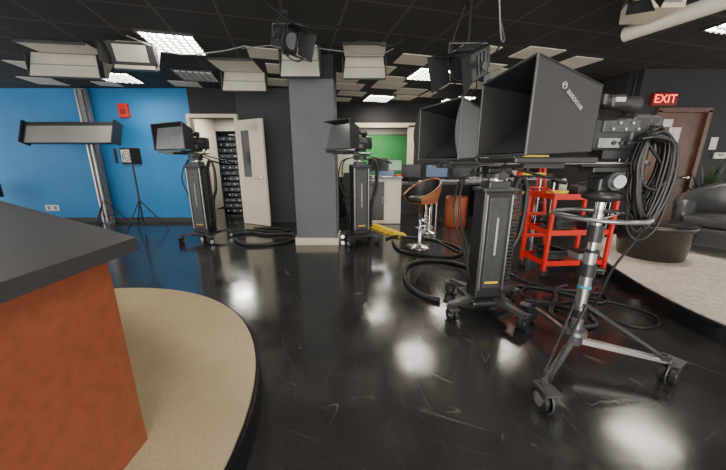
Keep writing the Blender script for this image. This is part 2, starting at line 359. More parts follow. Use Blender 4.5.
    if txt or side_label:
        s2=.040 if txt else .028
        M=Matrix.Translation((xf-.24,.26*wy-.06+.0035,.27*hz))@Matrix.Rotation(D2R(14.5),4,'Z')@Matrix.Rotation(PI,4,'Z')@Matrix.Rotation(PI/2,4,'X')@Matrix.Rotation(-.62,4,'Z')
        text("hood_lettering","autocue",s2,LBG,t,M)
        if txt:
            b=B(); pts=[]
            for k in range(20):
                a=2*PI*k/20; pts.append(M@Vector((-.094+.013*math.cos(a),.0+.013*math.sin(a),0)))
            b.tube(pts,.002,LBG,closed=True,smooth=False,n=6); b.tube([M@Vector((-.102,-.005,0)),M@Vector((-.090,.008,0))],.002,LBG,n=6); b.done("hood_emblem",t)
    return t
def caster(parent,x,y,a,r=.05,z=.0,m=GRYD,guard=False):
    c=bpy.data.objects.new("caster",None); c.empty_display_size=.03; COL.objects.link(c); c.parent=parent; c.location=(x,y,z); c.rotation_euler=(0,0,a)
    b=B()
    for s in(-1,1): b.cyl((.02,s*.012,r),(.02,s*.034,r),r,RUB,n=20); b.cyl((.02,s*.035,r),(.02,s*.038,r),r*.6,CHR,n=16)
    b.cyl((.02,-.036,r),(.02,.036,r),.008,CHR,n=8)
    b.done("wheel",c)
    b=B(); b.box((.01,0,r*1.45),(.07,.016,r*1.1),m); b.cyl((0,0,r*1.7),(0,0,r*2.4),.018,m); b.box((.03,0,2*r+.01),(r*2.0,.085,.012),m,bev=.003)
    if guard: b.ring((.02,0,r*1.02),r*1.2,.005,m,'y',24); b.box((.02,0,r*2.1),(.02,.04,.03),m)
    b.done("fork",c)
def pedestal(loc,rz,ztop,label,w=.30,dp=.24,R=.42,grp="camera pedestals",ba=0.,word=None):
    t=thing("camera_pedestal",label,"pedestal",loc,rz,grp)
    b=B(); b.box((0,0,.13),(w+.1,.34,.05),BLK,bev=.02); 
    for k in range(4):
        a=PI/4+k*PI/2+ba; ca,sa=math.cos(a),math.sin(a); r1=R+.02
        b.hexa([(ca*.13-sa*.035,sa*.13+ca*.035,.115),(ca*.13+sa*.035,sa*.13-ca*.035,.115),(ca*r1+sa*.025,sa*r1-ca*.025,.125),(ca*r1-sa*.025,sa*r1+ca*.025,.125),
          (ca*.13-sa*.035,sa*.13+ca*.035,.165),(ca*.13+sa*.035,sa*.13-ca*.035,.165),(ca*r1+sa*.025,sa*r1-ca*.025,.147),(ca*r1-sa*.025,sa*r1+ca*.025,.147)],GRYD)
    b.done("base",t)
    for k in range(4):
        a=PI/4+k*PI/2+ba; caster(t,math.cos(a)*R,math.sin(a)*R,a+.6*k,.052)
    zc=ztop-.18; hy=dp/2
    b=B(); b.box((0,0,(.15+zc)/2),(w,dp,zc-.15),BLK,bev=.012); b.box((0,-hy-.003,(.2+zc)/2),(w*.62,.01,zc-.3),GRYD,bev=.003)
    for s in(-1,1): b.box((s*w*.42,-hy-.004,(.2+zc)/2),(.012,.012,zc-.26),ALU)
    b.box((w/2+.003,0,(.2+zc)/2),(.01,dp*.7,zc-.3),GRYD,bev=.003)
    b.box((0,0,zc+.01),(w+.03,dp+.03,.03),GRYD,bev=.006); b.done("column",t)
    B().box((0,-hy-.01,.22+(zc-.2)*.55),(.016,.004,(zc-.2)*.36),LBG).done("column_label",t)
    B().box((0,-hy-.01,.30),(.12,.004,.018),YEL).done("warning_label",t)
    b=B(); b.box((0,0,zc+.045),(.18,.15,.06),GRYD,bev=.01); b.cyl((0,0,zc+.07),(0,0,ztop-.07),.06,ALU); b.done("inner_column",t)
    b=B(); b.cyl((0,0,ztop-.08),(0,0,ztop-.045),.1,BLK); b.box((0,0,ztop-.022),(.2,.12,.04),BLK,bev=.008); b.cyl((0,-.1,ztop-.06),(0,.1,ztop-.06),.035,GRYD); b.done("pan_head",t)
    b=B()
    P=[(w/2+.05,0,zc+.02),(w/2+.10,0,zc+.10),(w/2+.16,0,zc-.02),(w/2+.15,0,zc-.35),(w/2+.08,0,zc-.55),(w/2+.05,0,.25)]
    b.tube(P,.02,RUB); b.tube([(x*1.0-.02,y+.045,z-.02) for x,y,z in P],.013,RUB)
    for k in range(26):
        f=k/25; zz=zc-.0-f*(zc-.28); b.box((w/2+.035,-.05,zz),(.05,.05,.022),BLK,bev=.004)
    b.done("cable_chain",t)
    for q in(0,1):
        b=B(); o=.03*q; b.tube([(-.08,hy*.6,ztop-.04),(-w/2-.10-o,hy,zc+.08),(-w/2-.14-o*2,hy*.5-o,zc-.2),(-w/2-.05-o,hy*.4-o,zc-.5-o*2),(-w/2-.02,hy*.3-o,.3)],.010,RUB); b.done("cable_loop",t)
    return t
pedestal((1.09,2.42,0),D2R(6),1.26,"black robotic camera pedestal with wheeled base and cable loops",.255,.18,.38,ba=D2R(-24))
rig((1.11,2.45,1.26+.045),D2R(203),"studio camera with dark grey teleprompter hood on black pedestal",.9,.9,glass=GLASS,outer=FABG,side_label=True,curved=True)
pedestal((-.05,4.75,0),D2R(15),1.42,"black robotic camera pedestal standing beside the slate pillar",.27,.22,.33)
rig((-.05,4.75,1.465),D2R(228),"studio camera with black teleprompter hood beside the pillar",1.05,.95,xf=.50,xb=.24,glass=mat("prompter_glass_dim",(.10,.11,.12),.15,nscale=3),pale=True)
pedestal((-2.70,4.85,0),D2R(-10),1.42,"black robotic camera pedestal standing before the blue wall",.28,.22,.36)
rig((-2.70,4.85,1.465),D2R(243),"studio camera with wide shallow hood and teleprompter glass tinted as a pale reflection",1.45,.90,xf=.40,xb=.22,glass=GLASSG,pale=True)

# main tripod
TX,TY=1.39,1.69
t=thing("camera_tripod","rolling pneumatic tripod with chrome column and three-caster dolly","tripod",(TX,TY,0))
casts=[(-.41,-.36),(.46,-.19),(.03,.52)]
b=B(); b.cyl((0,0,.15),(0,0,.26),.048,GRYD); b.cyl((0,0,.22),(0,0,.245),.065,ALU); b.cyl((0,0,.26),(0,0,.78),.034,ALU,n=24); b.cyl((0,0,.62),(0,0,.70),.043,BLK); b.cyl((0,0,.34),(0,0,.39),.043,BLK)
b.cyl((0,0,.54),(0,0,.556),.037,mat("blue_band",(.02,.3,.45),.4)); b.cyl((0,0,.78),(0,0,1.08),.026,CHR,n=24); b.cyl((0,0,.84),(0,0,.94),.040,BLK); b.ring((0,0,.78),.038,.008,BLK)
b.cyl((.04,0,.66),(.09,-.02,.66),.014,BLK); b.done("column",t)
b=B(); b.ring((0,0,1.0),.225,.013,mat("ring_grey",(.30,.30,.31),.3,.7,nscale=20),n=48)
for k in range(3):
    a=k*2*PI/3+.4; b.cyl((0,0,.97),(.225*math.cos(a),.225*math.sin(a),1.0),.009,CHR,n=8)
b.done("steering_ring",t)
for (cx,cy) in casts:
    dv=Vector((cx,cy,0)).normalized(); pv=Vector((-dv.y,dv.x,0)); R=math.hypot(cx,cy)
    b=B(); p=dv*.04; q=dv*(R-.01)
    b.hexa([p-pv*.018+Vector((0,0,.155)),p+pv*.018+Vector((0,0,.155)),q+pv*.015+Vector((0,0,.13)),q-pv*.015+Vector((0,0,.13)),p-pv*.018+Vector((0,0,.19)),p+pv*.018+Vector((0,0,.19)),q+pv*.015+Vector((0,0,.155)),q-pv*.015+Vector((0,0,.155))],ALU)
    b.done("leg",t)
    for s in(-1,1):
        e=dv*(R*.92); b=B(); b.cyl(Vector((0,0,.44))+pv*s*.03,e+pv*s*.018+Vector((0,0,.16)),.008,BLK,n=8); b.box(tuple(e+pv*s*.018+Vector((0,0,.165))),(.04,.016,.03),BLK,rot=(0,0,math.atan2(dv.y,dv.x))); b.done("brace",t)
    caster(t,cx,cy,math.atan2(cy,cx)+.9,.062,m=GRYD,guard=True)
b=B(); b.lathe([(.05,1.08),(.1,1.10),(.1,1.13),(.06,1.15)],BLK); b.cyl((0,-.08,1.2),(0,.08,1.2),.05,GRYD); b.box((0,0,1.18),(.14,.1,.08),BLK,bev=.012); b.box((0,0,1.262),(.26,.13,.03),BLK,bev=.006); b.cyl((0,-.1,1.2),(0,-.08,1.2),.035,ALU); b.done("fluid_head",t)
rig((TX-.03,TY,1.317),D2R(183),"large studio camera with black teleprompter hood on rolling tripod",glass=GLASS,txt=True)
cb=B()
for k in range(20):
    ox=random.uniform(-.03,.03); oy=random.uniform(-.03,.05); dz=random.uniform(-.16,.12); rr=random.uniform(.006,.010); w=random.uniform(-.03,.08)
    cb.tube([(1.47+ox,1.60+oy,1.42),(1.53+ox,1.58+oy,1.455+ox),(1.60+w*.6,1.59+oy,1.38),(1.62+w,1.60+oy,1.22+dz*.5),(1.58+w*.4,1.61+oy,1.06+dz),(1.51-abs(w)*.3,1.60+oy,1.13+dz*.6),(1.48+ox,1.60+oy,1.28),(1.48+ox*.4,1.60+oy,1.40)],rr,RUB,n=6)
cb.tube([(1.50,1.6,1.4),(1.66,1.6,1.2),(1.68,1.62,.95),(1.60,1.64,.86),(1.52,1.64,.95),(1.50,1.62,1.15)],.008,RUB,n=6)
cb.done("cable_bundle",label="thick bundle of black camera cables looped behind the camera",category="cable")
cb=B(); cb.tube([(1.70,1.74,1.05),(1.74,1.78,.85),(1.68,1.84,.6),(1.66,1.9,.3),(1.7,2.05,.05),(1.78,2.3,.014),(1.6,2.7,.014),(1.9,3.0,.014)],.008,RUB); 
cb.done("camera_cable",label="black camera cable dropping from the tripod to the floor",category="cable")

# ------------------------------------------------------------ floor cables
def fl(name,label,pts,r,m=RUB,closed=False):
    b=B(); b.tube([(x,y,r+.001) for x,y in pts],r,m,closed=closed)
    b.done(name,label=label,category="cable")
fl("floor_cable","thick black cable looping over floor near the pillar",[(-2.40,5.15),(-2.1,5.3),(-1.75,5.15),(-1.4,5.2),(-1.2,5.0),(-1.28,4.62),(-1.75,4.45),(-2.05,4.62),(-2.22,4.85)],.028)
fl("floor_cable","black cable coiled on the floor near the pillar",[(-2.2,5.7),(-1.8,5.72),(-1.45,5.55),(-1.6,5.4),(-2.0,5.48),(-2.3,5.56)],.02)
fl("floor_cable","heavy black cable sweeping in a loop beside the pedestal",[(.74,2.54),(.62,2.62),(.50,2.85),(.49,3.2),(.6,3.55),(.9,3.72),(1.2,3.6),(1.45,3.3)],.024)
fl("floor_cable","black cables tangled on the floor between pedestals",[(1.55,2.55),(1.75,2.5),(1.95,2.3),(1.9,2.12),(1.72,2.1),(1.65,2.3),(1.9,2.62),(2.0,2.8),(2.2,2.9)],.018)
fl("floor_cable","black cable trailing away from pedestal towards cart",[(1.45,2.95),(1.85,2.85),(2.05,2.7),(2.25,2.5),(2.4,2.7),(1.9,2.9),(1.65,3.6),(1.4,4.2),(1.2,5.0)],.014)
fl("floor_cable","black cable running from pedestal beside the stool",[(.4,4.9),(.55,5.05),(.75,5.0),(1.2,4.8),(1.5,4.3),(1.3,3.9),(.9,3.95),(.55,4.2),(.5,4.7)],.02)
fl("floor_cable","thin black cable lying across the glossy floor",[(1.6,3.3),(1.95,2.85),(2.5,2.4),(2.45,2.15),(2.2,2.1),(2.05,2.45),(2.5,2.85)],.009)
b=B()
for k in range(5):
    f=k/4.; x=.25+.40*f; y=5.95-.75*f; b.hexa([(x-.16,y-.02,.0),(x+.0,y-.2,.0),(x+.16,y-.1,0),(x+.0,y+.1,0),(x-.10,y-.02,.06),(x+.0,y-.15,.06),(x+.1,y-.08,.06),(x+.0,y+.06,.06)],YEL)
b.done("cable_ramp",label="yellow cable protector strip lying on the floor",category="cable ramp")
# ------------------------------------------------------------ cart
CX,CY=2.41,3.36
ct=thing("utility_cart","red metal utility cart with three shelves and casters","cart",(CX,CY,0),D2R(4))
CW,CD=.70,.40
for zz in(.16,.52,.92):
    b=B(); b.box((0,0,zz),(CW,CD,.012),RED)
    for s in(-1,1): b.box((0,s*CD/2,zz+.02),(CW+.02,.012,.06),RED); b.box((s*CW/2,0,zz+.02),(.012,CD,.06),RED)
    b.done("shelf",ct)
for sx in(-1,1):
    for sy in(-1,1):
        b=B(); b.box((sx*(CW/2+.012),sy*(CD/2+.012),.54),(.035,.035,.88),RED); b.done("post",ct); caster(ct,sx*CW/2,sy*CD/2,.7,.042)
b=B(); b.tube([(-CW/2-.01,-CD/2,.96),(-CW/2-.08,-CD/2,1.02),(-CW/2-.08,CD/2,1.02),(-CW/2-.01,CD/2,.96)],.012,RED,smooth=False); b.done("push_handle",ct)
def coil(name,label,c,R,m,n=5,r=.012):
    b=B(); P=[]
    for k in range(n*14):
        t=2*PI*k/14; rr=R*(1+.12*math.sin(k*.37)); P.append((rr*math.cos(t),rr*math.sin(t),r+k/(n*14)*r*2.2*n*.5))
    b.tube(P,r,m,sub=2,n=7); b.done(name,loc=c,label=label,category="cable")
coil("cable_coil","black cable coil resting on the red cart's lower shelf",(CX-.14,CY,.167),.15,RUB,8,.014)
coil("cable_coil","yellow cable coil on the red cart's upper shelf",(CX-.22,CY-.06,.927),.09,YEL,4,.012)
coil("cable_coil","black cable coil on the red cart's middle shelf",(CX-.12,CY-.01,.527),.15,RUB,11,.013)
b=B(); b.box((0,0,.06),(.2,.14,.12),BLK,bev=.01); b.tube([(-.05,0,.12),(-.05,0,.15),(.05,0,.15),(.05,0,.12)],.008,BLK,smooth=False); b.done("tool_case",loc=(CX+.14,CY+.04,.927),label="small black hard case on the cart's top shelf",category="case")
b=B(); b.box((0,0,.05),(.16,.2,.1),GRYM,bev=.01); b.box((0,0,.105),(.17,.21,.012),BLK); b.done("storage_box",loc=(CX+.2,CY-.02,.167),label="grey storage box on the cart's lower shelf",category="box")
b=B(); b.box((0,0,.08),(.14,.18,.16),BLK,bev=.02); b.tube([(-.05,-.05,.15),(-.06,-.08,.22),(.05,-.08,.22),(.05,-.05,.15)],.008,RUB); b.done("equipment_bag",loc=(CX+.24,CY,.527),label="small black equipment bag on the cart's middle shelf",category="bag")
b=B(); b.lathe([(0,0),(.04,0),(.04,.14),(.025,.16),(.02,.19),(0,.19)],LBL); b.done("spray_bottle",loc=(CX-.03,CY+.13,.927),label="white plastic bottle standing on the red cart",category="bottle")
sl=thing("step_ladder","red and yellow folding step ladder standing by the cart","ladder",(2.34,4.12,0),D2R(8))
b=B()
for s in(-1,1): b.cyl((s*.26,-.16,0),(s*.17,0,1.38),.022,RED,n=8); b.cyl((s*.24,.24,0),(s*.16,.03,1.3),.016,RED,n=8)
b.box((0,0,1.38),(.38,.12,.04),YEL,bev=.008); b.done("frame",sl)
for k,zz in enumerate((.3,.6,.9,1.15)):
    f=zz/1.38; b=B(); b.box((0,-.16*(1-f)+.01,zz),(.50-.18*f,.1,.03),YEL if k>1 else RED); b.done("step",sl)

# ------------------------------------------------------------ bar stool
st=thing("bar_stool","swivel stool with black bucket seat, wood trim, chrome base","stool",(.90,4.45,0),D2R(28))
b=B(); b.lathe([(.0,.0),(.21,.0),(.215,.012),(.12,.03),(.035,.045),(.03,.07),(.03,.68),(.0,.68)],CHR); b.done("pedestal_base",st)
b=B(); b.ring((0,-.1,.33),.13,.01,CHR); b.done("footrest",st)
def shell(r0,zb,m,b,amax=1.9,dh=0.,edge=None):
    nu,nv=24,8; vs=[];fs=[]; rim=[]
    for i in range(nv+1):
        f=i/nv
        for k in range(nu+1):
            a=-amax+2*amax*k/nu; hgt=(.34+dh)*(.30+.70*max(0,math.cos(a*.7))**1.3)
            r=r0+.06*math.sin(f*PI/2); p=(r*math.cos(a),r*1.05*math.sin(a),zb+hgt*f); vs.append(p)
            if i==nv: rim.append(p)
    for i in range(nv):
        for k in range(nu): q=i*(nu+1)+k; fs.append((q,q+1,q+nu+2,q+nu+1))
    b.raw(vs,fs,m,True)
    if edge: b.tube(rim,.012,edge,n=8,sub=2)
b=B(); shell(.222,.71,WOODO,b,2.3,0.); b.lathe([(0,.685),(.14,.69),(.222,.72)],WOODO); b.done("wood_back",st)
b=B(); shell(.205,.72,LEAB,b,2.3,.0,edge=WOODO); b.lathe([(0,.70),(.14,.71),(.20,.735),(.21,.775),(.18,.80),(0,.805)],LEAB); b.done("bucket_seat",st)

# ------------------------------------------------------------ back area furniture
cab=thing("counter_cabinet","white counter cabinet with black doors","cabinet",(.46,6.45,0))
b=B(); b.box((0,0,.49),(.7,.5,.96),WHT,bev=.006); b.done("body",cab)
b=B(); b.box((0,0,.99),(.76,.56,.03),GRYM); b.done("worktop",cab)
for s in(-1,1): b=B(); b.box((s*.17,-.257,.5),(.32,.012,.82),BLK if s<0 else WHT); b.cyl((s*.04,-.28,.45),(s*.04,-.28,.6),.006,CHR,n=8); b.done("door",cab)
def monitor(loc,rz,w,h,label,scr=SCR,grp="computer monitors"):
    t=thing("monitor",label,"monitor",loc,rz,grp)
    b=B(); b.box((0,0,.008),(w*.4,.16,.014),BLK,bev=.004); b.box((0,.02,.08),(.04,.02,.15),BLK); b.done("stand",t)
    b=B(); b.box((0,0,.12+h/2),(w,.035,h),BLK,bev=.005); b.done("housing",t)
    b=B(); b.box((0,-.019,.12+h/2),(w-.03,.003,h-.03),scr); b.done("screen",t)
SB=mat("screen_blue",(.02,.03,.05),.2,emis=(.25,.4,.6),es=.35,nscale=8,namt=.4)
SG=mat("screen_green",(.02,.05,.03),.2,emis=(.1,.5,.15),es=.4,nscale=8,namt=.4)
monitor((.32,6.40,1.006),.1,.42,.27,"black monitor on the white counter",SCR); 
monitor((.70,6.5,1.006),-.1,.3,.24,"small monitor on the white counter",SG)
dsk=thing("control_desk","long dark control desk against the far wall","desk",(1.2,7.4,0))
b=B(); b.box((0,0,.8),(3.4,.7,.04),GRYD); b.done("desk_top",dsk)
b=B(); b.box((0,.2,.39),(3.3,.05,.78),BLK); b.box((-1.6,0,.39),(.05,.6,.78),BLK); b.box((1.6,0,.39),(.05,.6,.78),BLK); b.done("frame",dsk)
for i,(x,w,s) in enumerate([(-.1,.5,SCR),(.55,.5,SB),(1.2,.5,SCR),(1.85,.55,SB),(2.5,.5,SCR)]):
    monitor((x,7.45,.821),random.uniform(-.15,.15),w,.32,"black monitor on the control desk",s)
tv=thing("wall_monitor","flat black screen mounted on the dark far wall","monitor",(2.35,FY-.07,1.85))
B().box((0,-.02,0),(1.1,.05,.62),BLK,bev=.006).done("housing",tv); B().box((0,-.047,0),(1.04,.004,.56),SCR).done("screen",tv)
for i,(x,y,w,dd,hh,m) in enumerate([(2.7,7.2,.3,.2,.14,GRYM),(1.5,7.2,.22,.25,.05,LBL),(.85,7.2,.16,.16,.2,RED)]):
    B().box((0,0,hh/2),(w,dd,hh),m,bev=.006).done("desk_box" if m is not LBL else "paper_stack",loc=(x,y,.821),rz=.1*i,label=["grey equipment box on the control desk","stack of white papers on the control desk","small red box on the control desk"][i],category="box" if m is not LBL else "papers")
sh=thing("storage_shelf","grey metal shelving unit with boxes along the dark wall","shelf",(3.6,7.75,0))
for s in(-1,1):
    for u in(-1,1): B().box((s*.6,u*.18,1.0),(.03,.03,2.0),GRYM).done("post",sh)
for zz in(.2,.75,1.3,1.85): B().box((0,0,zz),(1.2,.38,.025),GRYM).done("shelf_board",sh)
for i,(x,z,w,h,m) in enumerate([(-.35,1.3,.35,.3,WHT),(.2,1.3,.3,.22,BLK),(.0,1.85,.5,.25,WOODO),(-.3,.75,.4,.3,GRYM),(.3,.75,.35,.34,WHT)]):
    b=B(); b.box((0,0,h/2),(w,.28,h),m,bev=.006); b.box((0,-.142,h*.6),(w*.4,.003,h*.2),LBL); b.done("storage_box",loc=(3.6+x,7.75,z+.0135),label=["white cardboard storage box on metal shelving","black plastic storage box on metal shelving","brown cardboard box on top of metal shelving","grey storage box on metal shelving","white storage box on metal shelving"][i],category="box",group="boxes on the metal shelving")
TG=mat("table_glass",(.35,.38,.38),.08,nscale=3,namt=.05)
def bartable(x,y,w,h):
    tb=thing("bar_table","glass-topped bar table with chrome legs","table",(x,y,0),0,"glass bar tables")
    b=B(); b.box((0,0,h),(w,.5,.015),TG); b.done("table_top",tb)
    for s in(-1,1):
        for u in(-1,1): b=B(); b.cyl((s*(w/2-.08),u*.2,0),(s*(w/2-.08),u*.2,h-.01),.018,CHR); b.done("leg",tb)
bartable(2.0,6.0,1.2,.95); bartable(3.0,5.3,.8,1.02)
b=B(); b.lathe([(0,0),(.21,0),(.22,.02),(.22,.6),(.2,.63),(0,.63)],DRUM,n=32); b.done("drum_stool",loc=(1.93,5.98,0),label="orange-red cylindrical drum under the glass table",category="stool")
def tallstool(x,y,rz):
    t=thing("chrome_stool","chrome bar stool with black seat beside the glass table","stool",(x,y,0),rz,"chrome bar stools")
    b=B(); b.lathe([(0,0),(.19,0),(.18,.02),(.03,.035),(.025,.66),(0,.66)],CHR); b.done("base",t)
    b=B(); b.lathe([(0,.66),(.16,.66),(.18,.69),(.17,.72),(0,.73)],LEAB); b.done("seat",t)
    b=B(); b.tube([(-.16,0,.7),(-.2,.02,.85),(-.2,.1,.95),(-.2,-.1,.95),(-.2,-.02,.85)],.012,CHR); b.done("backrest",t)
tallstool(1.25,5.45,.6); tallstool(1.45,6.6,2.); tallstool(2.55,5.35,1.)
def offchair(x,y,rz):
    t=thing("office_chair","black office chair at the control desk","chair",(x,y,0),rz,"office chairs")
    b=B()
    for k in range(5):
        a=k*2*PI/5; b.cyl((0,0,.1),(.28*math.cos(a),.28*math.sin(a),.06),.018,BLK,n=8); b.cyl((.28*math.cos(a),.28*math.sin(a)-.02,.03),(.28*math.cos(a),.28*math.sin(a)+.02,.03),.03,RUB,n=12)
    b.cyl((0,0,.1),(0,0,.45),.025,CHR); b.done("base",t)
    b=B(); b.box((0,0,.49),(.48,.48,.08),LEAB,bev=.03); b.done("seat",t)
    b=B(); b.box((0,.24,.82),(.44,.06,.55),LEAB,bev=.028,rot=(-.12,0,0)); b.box((0,.25,.5),(.06,.03,.2),BLK); b.done("backrest",t)
offchair(2.95,6.6,PI+.5); offchair(3.75,6.3,PI-.4); offchair(-.2,6.6,PI)
rk=thing("equipment_rack","tall black equipment rack filled with rack units","rack",(-3.12,7.4,0))
b=B()
for s in(-1,1): b.box((s*.29,0,1.0),(.03,.6,2.0),BLK)
b.box((0,0,2.0),(.6,.6,.03),BLK); b.box((0,0,.03),(.6,.6,.06),BLK); b.box((0,.28,1.),(.56,.02,1.94),BLK); b.done("frame",rk)
for k in range(14):
    b=B(); z=.15+k*.13; b.box((0,-.05,z),(.54,.5,.1),GRYD if k%3 else BLKG,bev=.003)
    for j in range(6): b.box((-.2+j*.075,-.303,z),(.035,.006,.03),[LBL,GRYM,ALU,BLKG][(j*3+k)%4])
    b.done("rack_unit",rk)

# ------------------------------------------------------------ right platform furniture
b=B(); b.lathe([(0,0),(.31,0),(.32,.012),(.365,.37),(.37,.375),(.385,.38),(.385,.415),(.375,.425),(0,.425)],mat("espresso_wood",(.026,.022,.02),.22),n=64)
tbl=b.done("round_coffee_table",loc=(3.66,3.55,.149),label="round black drum coffee table on the carpeted platform",category="table")
def armchair(x,y,rz,sc=1.):
    t=thing("armchair","dark grey leather tub armchair on the carpeted platform","chair",(x,y,.149),rz)
    n=36; vs=[];fs=[]
    for i in range(n+1):
        a=D2R(45+270*i/n); bk=.5-.5*math.cos(a); h=(.58+.24*bk**2)*sc
        rc=.375*sc; w=.08*sc
        ring=[(rc-w,.10),(rc-w,h-.07),(rc-w+.02,h-.02),(rc-.02,h),(rc+.03,h),(rc+w-.01,h-.03),(rc+w,h-.09),(rc+w-.015,.4),(rc+w-.04,.10)]
        for r,z in ring: vs.append((r*math.cos(a),r*1.02*math.sin(a),z))
    m=9
    for i in range(n):
        for k in range(m): fs.append((i*m+k,i*m+(k+1)%m,(i+1)*m+(k+1)%m,(i+1)*m+k))
    fs+= [tuple(range(m)),tuple(range(n*m,n*m+m))[::-1]]
    b=B(); b.raw(vs,fs,LEA,True); b.done("tub_shell",t)
    b=B(); b.lathe([(0,.1),(.30*sc,.1),(.31*sc,.13),(.31*sc,.34),(0,.34)],LEA,n=40); b.box((.26*sc,0,.22),(.28*sc,.50*sc,.24),LEA,bev=.04); b.done("base",t)
    b=B(); b.lathe([(0,.34),(.27*sc,.34),(.295*sc,.37),(.295*sc,.44),(.26*sc,.48),(0,.495)],LEA,n=40); b.box((.22*sc,0,.41),(.3*sc,.54*sc,.13),LEA,bev=.05); b.done("seat_cushion",t)
    for sx in(-1,1):
        for sy in(-1,1): b=B(); b.cyl((sx*.24,sy*.22,0),(sx*.24,sy*.22,.11),.02,CHR,n=10); b.done("leg",t)
armchair(4.76,3.72,D2R(205),1.14)
pl=thing("potted_plant","dark leafy plant in a black pot behind the armchair","plant",(5.5,4.7,.149))
b=B(); b.lathe([(0,0),(.13,0),(.17,.5),(.16,.52),(0,.5)],BLK); b.done("pot",pl)
LEAF=mat("leaf",(.03,.06,.025),.5,nscale=10)
b=B()
for k in range(90):
    a=random.uniform(0,2*PI); e=random.uniform(.2,1.4); l=random.uniform(.2,.5); dv=Vector((math.cos(a)*math.cos(e)*.8,math.sin(a)*math.cos(e)*.8,math.sin(e)*1.5)); s=dv.cross(Vector((0,0,1))).normalized()*.03
    p=Vector((0,0,.5)); b.raw([p,p+dv*l*.5+s,p+dv*l,p+dv*l*.5-s],[(0,1,2,3)],LEAF)
b.done("foliage",pl,kind="stuff")
ex=thing("exit_sign","illuminated sign with glowing red EXIT letters above door","sign",(4.95,5.17,2.31))
b=B(); b.box((0,0,0),(.40,.05,.20),mat("exit_face",(.12,.01,.01),.3,emis=(1,.02,.015),es=.08),bev=.008); b.done("housing",ex)
text("lettering","EXIT",.18,EXT,ex,Matrix.Translation((0,-.028,0))@Matrix.Rotation(PI/2,4,'X'))
for i,(x,z,w,h,yy) in enumerate([(6.0,1.62,.12,.2,5.196),(5.3,1.75,.2,.26,5.211),(5.15,1.95,.16,.12,5.211)]):
    b=B(); b.box((x,yy,z),(w,.006,h),LBL); b.done("notice",label="white paper notice taped to the door" if i else "white paper notice taped to the dark wall",category="notice")
b=B(); b.box((0,0,0),(.2,.03,.1),WHT,bev=.006); b.box((0,-.016,.01),(.09,.004,.045),GRYM); b.done("thermostat",loc=(6.15,5.184,1.42),label="white wall thermostat on the dark wall",category="thermostat")
b=B(); b.box((0,0,0),(.2,.06,.27),RED,bev=.008); b.box((0,-.032,-.02),(.12,.006,.1),mat("alarm_dark",(.25,.01,.01),.3)); b.cyl((0,-.03,.08),(0,-.045,.08),.03,RED); b.done("fire_alarm",loc=(-4.93,WY-.03,2.34),label="red fire alarm box mounted on the blue wall",category="alarm")
b=B(); b.box((0,0,0),(.3,.012,.13),WHT,bev=.004)
for s in(-1,1): b.box((s*.07,-.008,0),(.06,.004,.08),GRYM)
b.done("wall_outlet",loc=(-6.95,WY-.006,.32),label="white outlet plate low on the blue wall",category="outlet")
b=B(); b.box((0,0,1.37),(.2,.1,2.74),GRYM,bev=.008); b.box((-.06,-.06,1.37),(.03,.03,2.7),ALU); b.box((.07,-.06,1.37),(.02,.02,2.7),GRYD); b.done("support_post",loc=(-5.66,WY-.1,0),label="grey metal support post against the blue wall",category="post")
b=B(); b.box((0,0,.75),(.35,.3,.3),BLK,bev=.02); b.cyl((0,0,0),(0,0,.6),.03,BLK); b.cyl((0,0,0),(0,0,.02),.2,BLK); b.done("floor_speaker",loc=(-7.75,WY-.45,0),label="black monitor speaker on a stand",category="speaker")

# ------------------------------------------------------------ lights on stands
ls=thing("led_panel_light","long horizontal grey light panel on a stand by blue wall","studio light",(-5.42,6.05,0))
b=B(); b.cyl((0,0,.1),(0,0,1.2),.02,ALU); b.cyl((0,0,1.2),(0,0,1.75),.014,ALU)
for k in range(3):
    a=k*2*PI/3+.5; b.cyl((0,0,.55),(.42*math.cos(a),.32*math.sin(a),.02),.011,BLK,n=8); b.cyl((0,0,.2),(.24*math.cos(a),.2*math.sin(a),.25),.008,BLK,n=8)
b.done("stand",ls)
b=B(); rx=.35
b.box((-.25,-.08,1.86),(1.75,.14,.40),GRYD,rot=(-rx,0,0),bev=.012)
for s in(-1,1): b.box((-.25+s*.885,-.1,1.86),(.03,.2,.44),BLK,rot=(-rx,0,0))
b.done("housing",ls)
b=B(); b.box((-.25,-.157,1.833),(1.66,.02,.33),mat("diffuser_grey",(.30,.30,.285),.45,nscale=2,namt=.06),rot=(-rx,0,0)); b.done("diffuser",ls)
l2=thing("stand_light","small black studio light on a black tripod stand","studio light",(-4.34,5.62,0))
b=B(); b.cyl((0,0,.1),(0,0,1.3),.016,BLK)
for k in range(3):
    a=k*2*PI/3+.2; b.cyl((0,0,.6),(.50*math.cos(a)*.9,.50*math.sin(a)*.6,.015),.011,BLK,n=8); b.cyl((0,0,.25),(.28*math.cos(a),.28*math.sin(a)*.6,.25),.008,BLK,n=8)
b.done("stand",l2)
b=B(); b.box((0,0,1.42),(.28,.16,.30),BLK,bev=.02); b.tube([(-.16,0,1.42),(-.16,0,1.25),(.16,0,1.25),(.16,0,1.42)],.01,GRYD,smooth=False)
b.done("lamp_head",l2)
b=B(); b.box((0,-.085,1.42),(.22,.02,.22),mat("lamp_face",(.5,.48,.42),.3,emis=(1,.9,.75),es=.25,nscale=30),bev=.006); b.ring((0,-.098,1.42),.08,.006,GRYD,'y',24); b.ring((0,-.098,1.42),.045,.005,GRYD,'y',24); b.done("lamp_face",l2)
for s in(-1,1): b=B(); b.box((s*.17,-.14,1.42),(.012,.14,.26),BLK,rot=(0,0,-s*.4)); b.done("barn_door",l2)

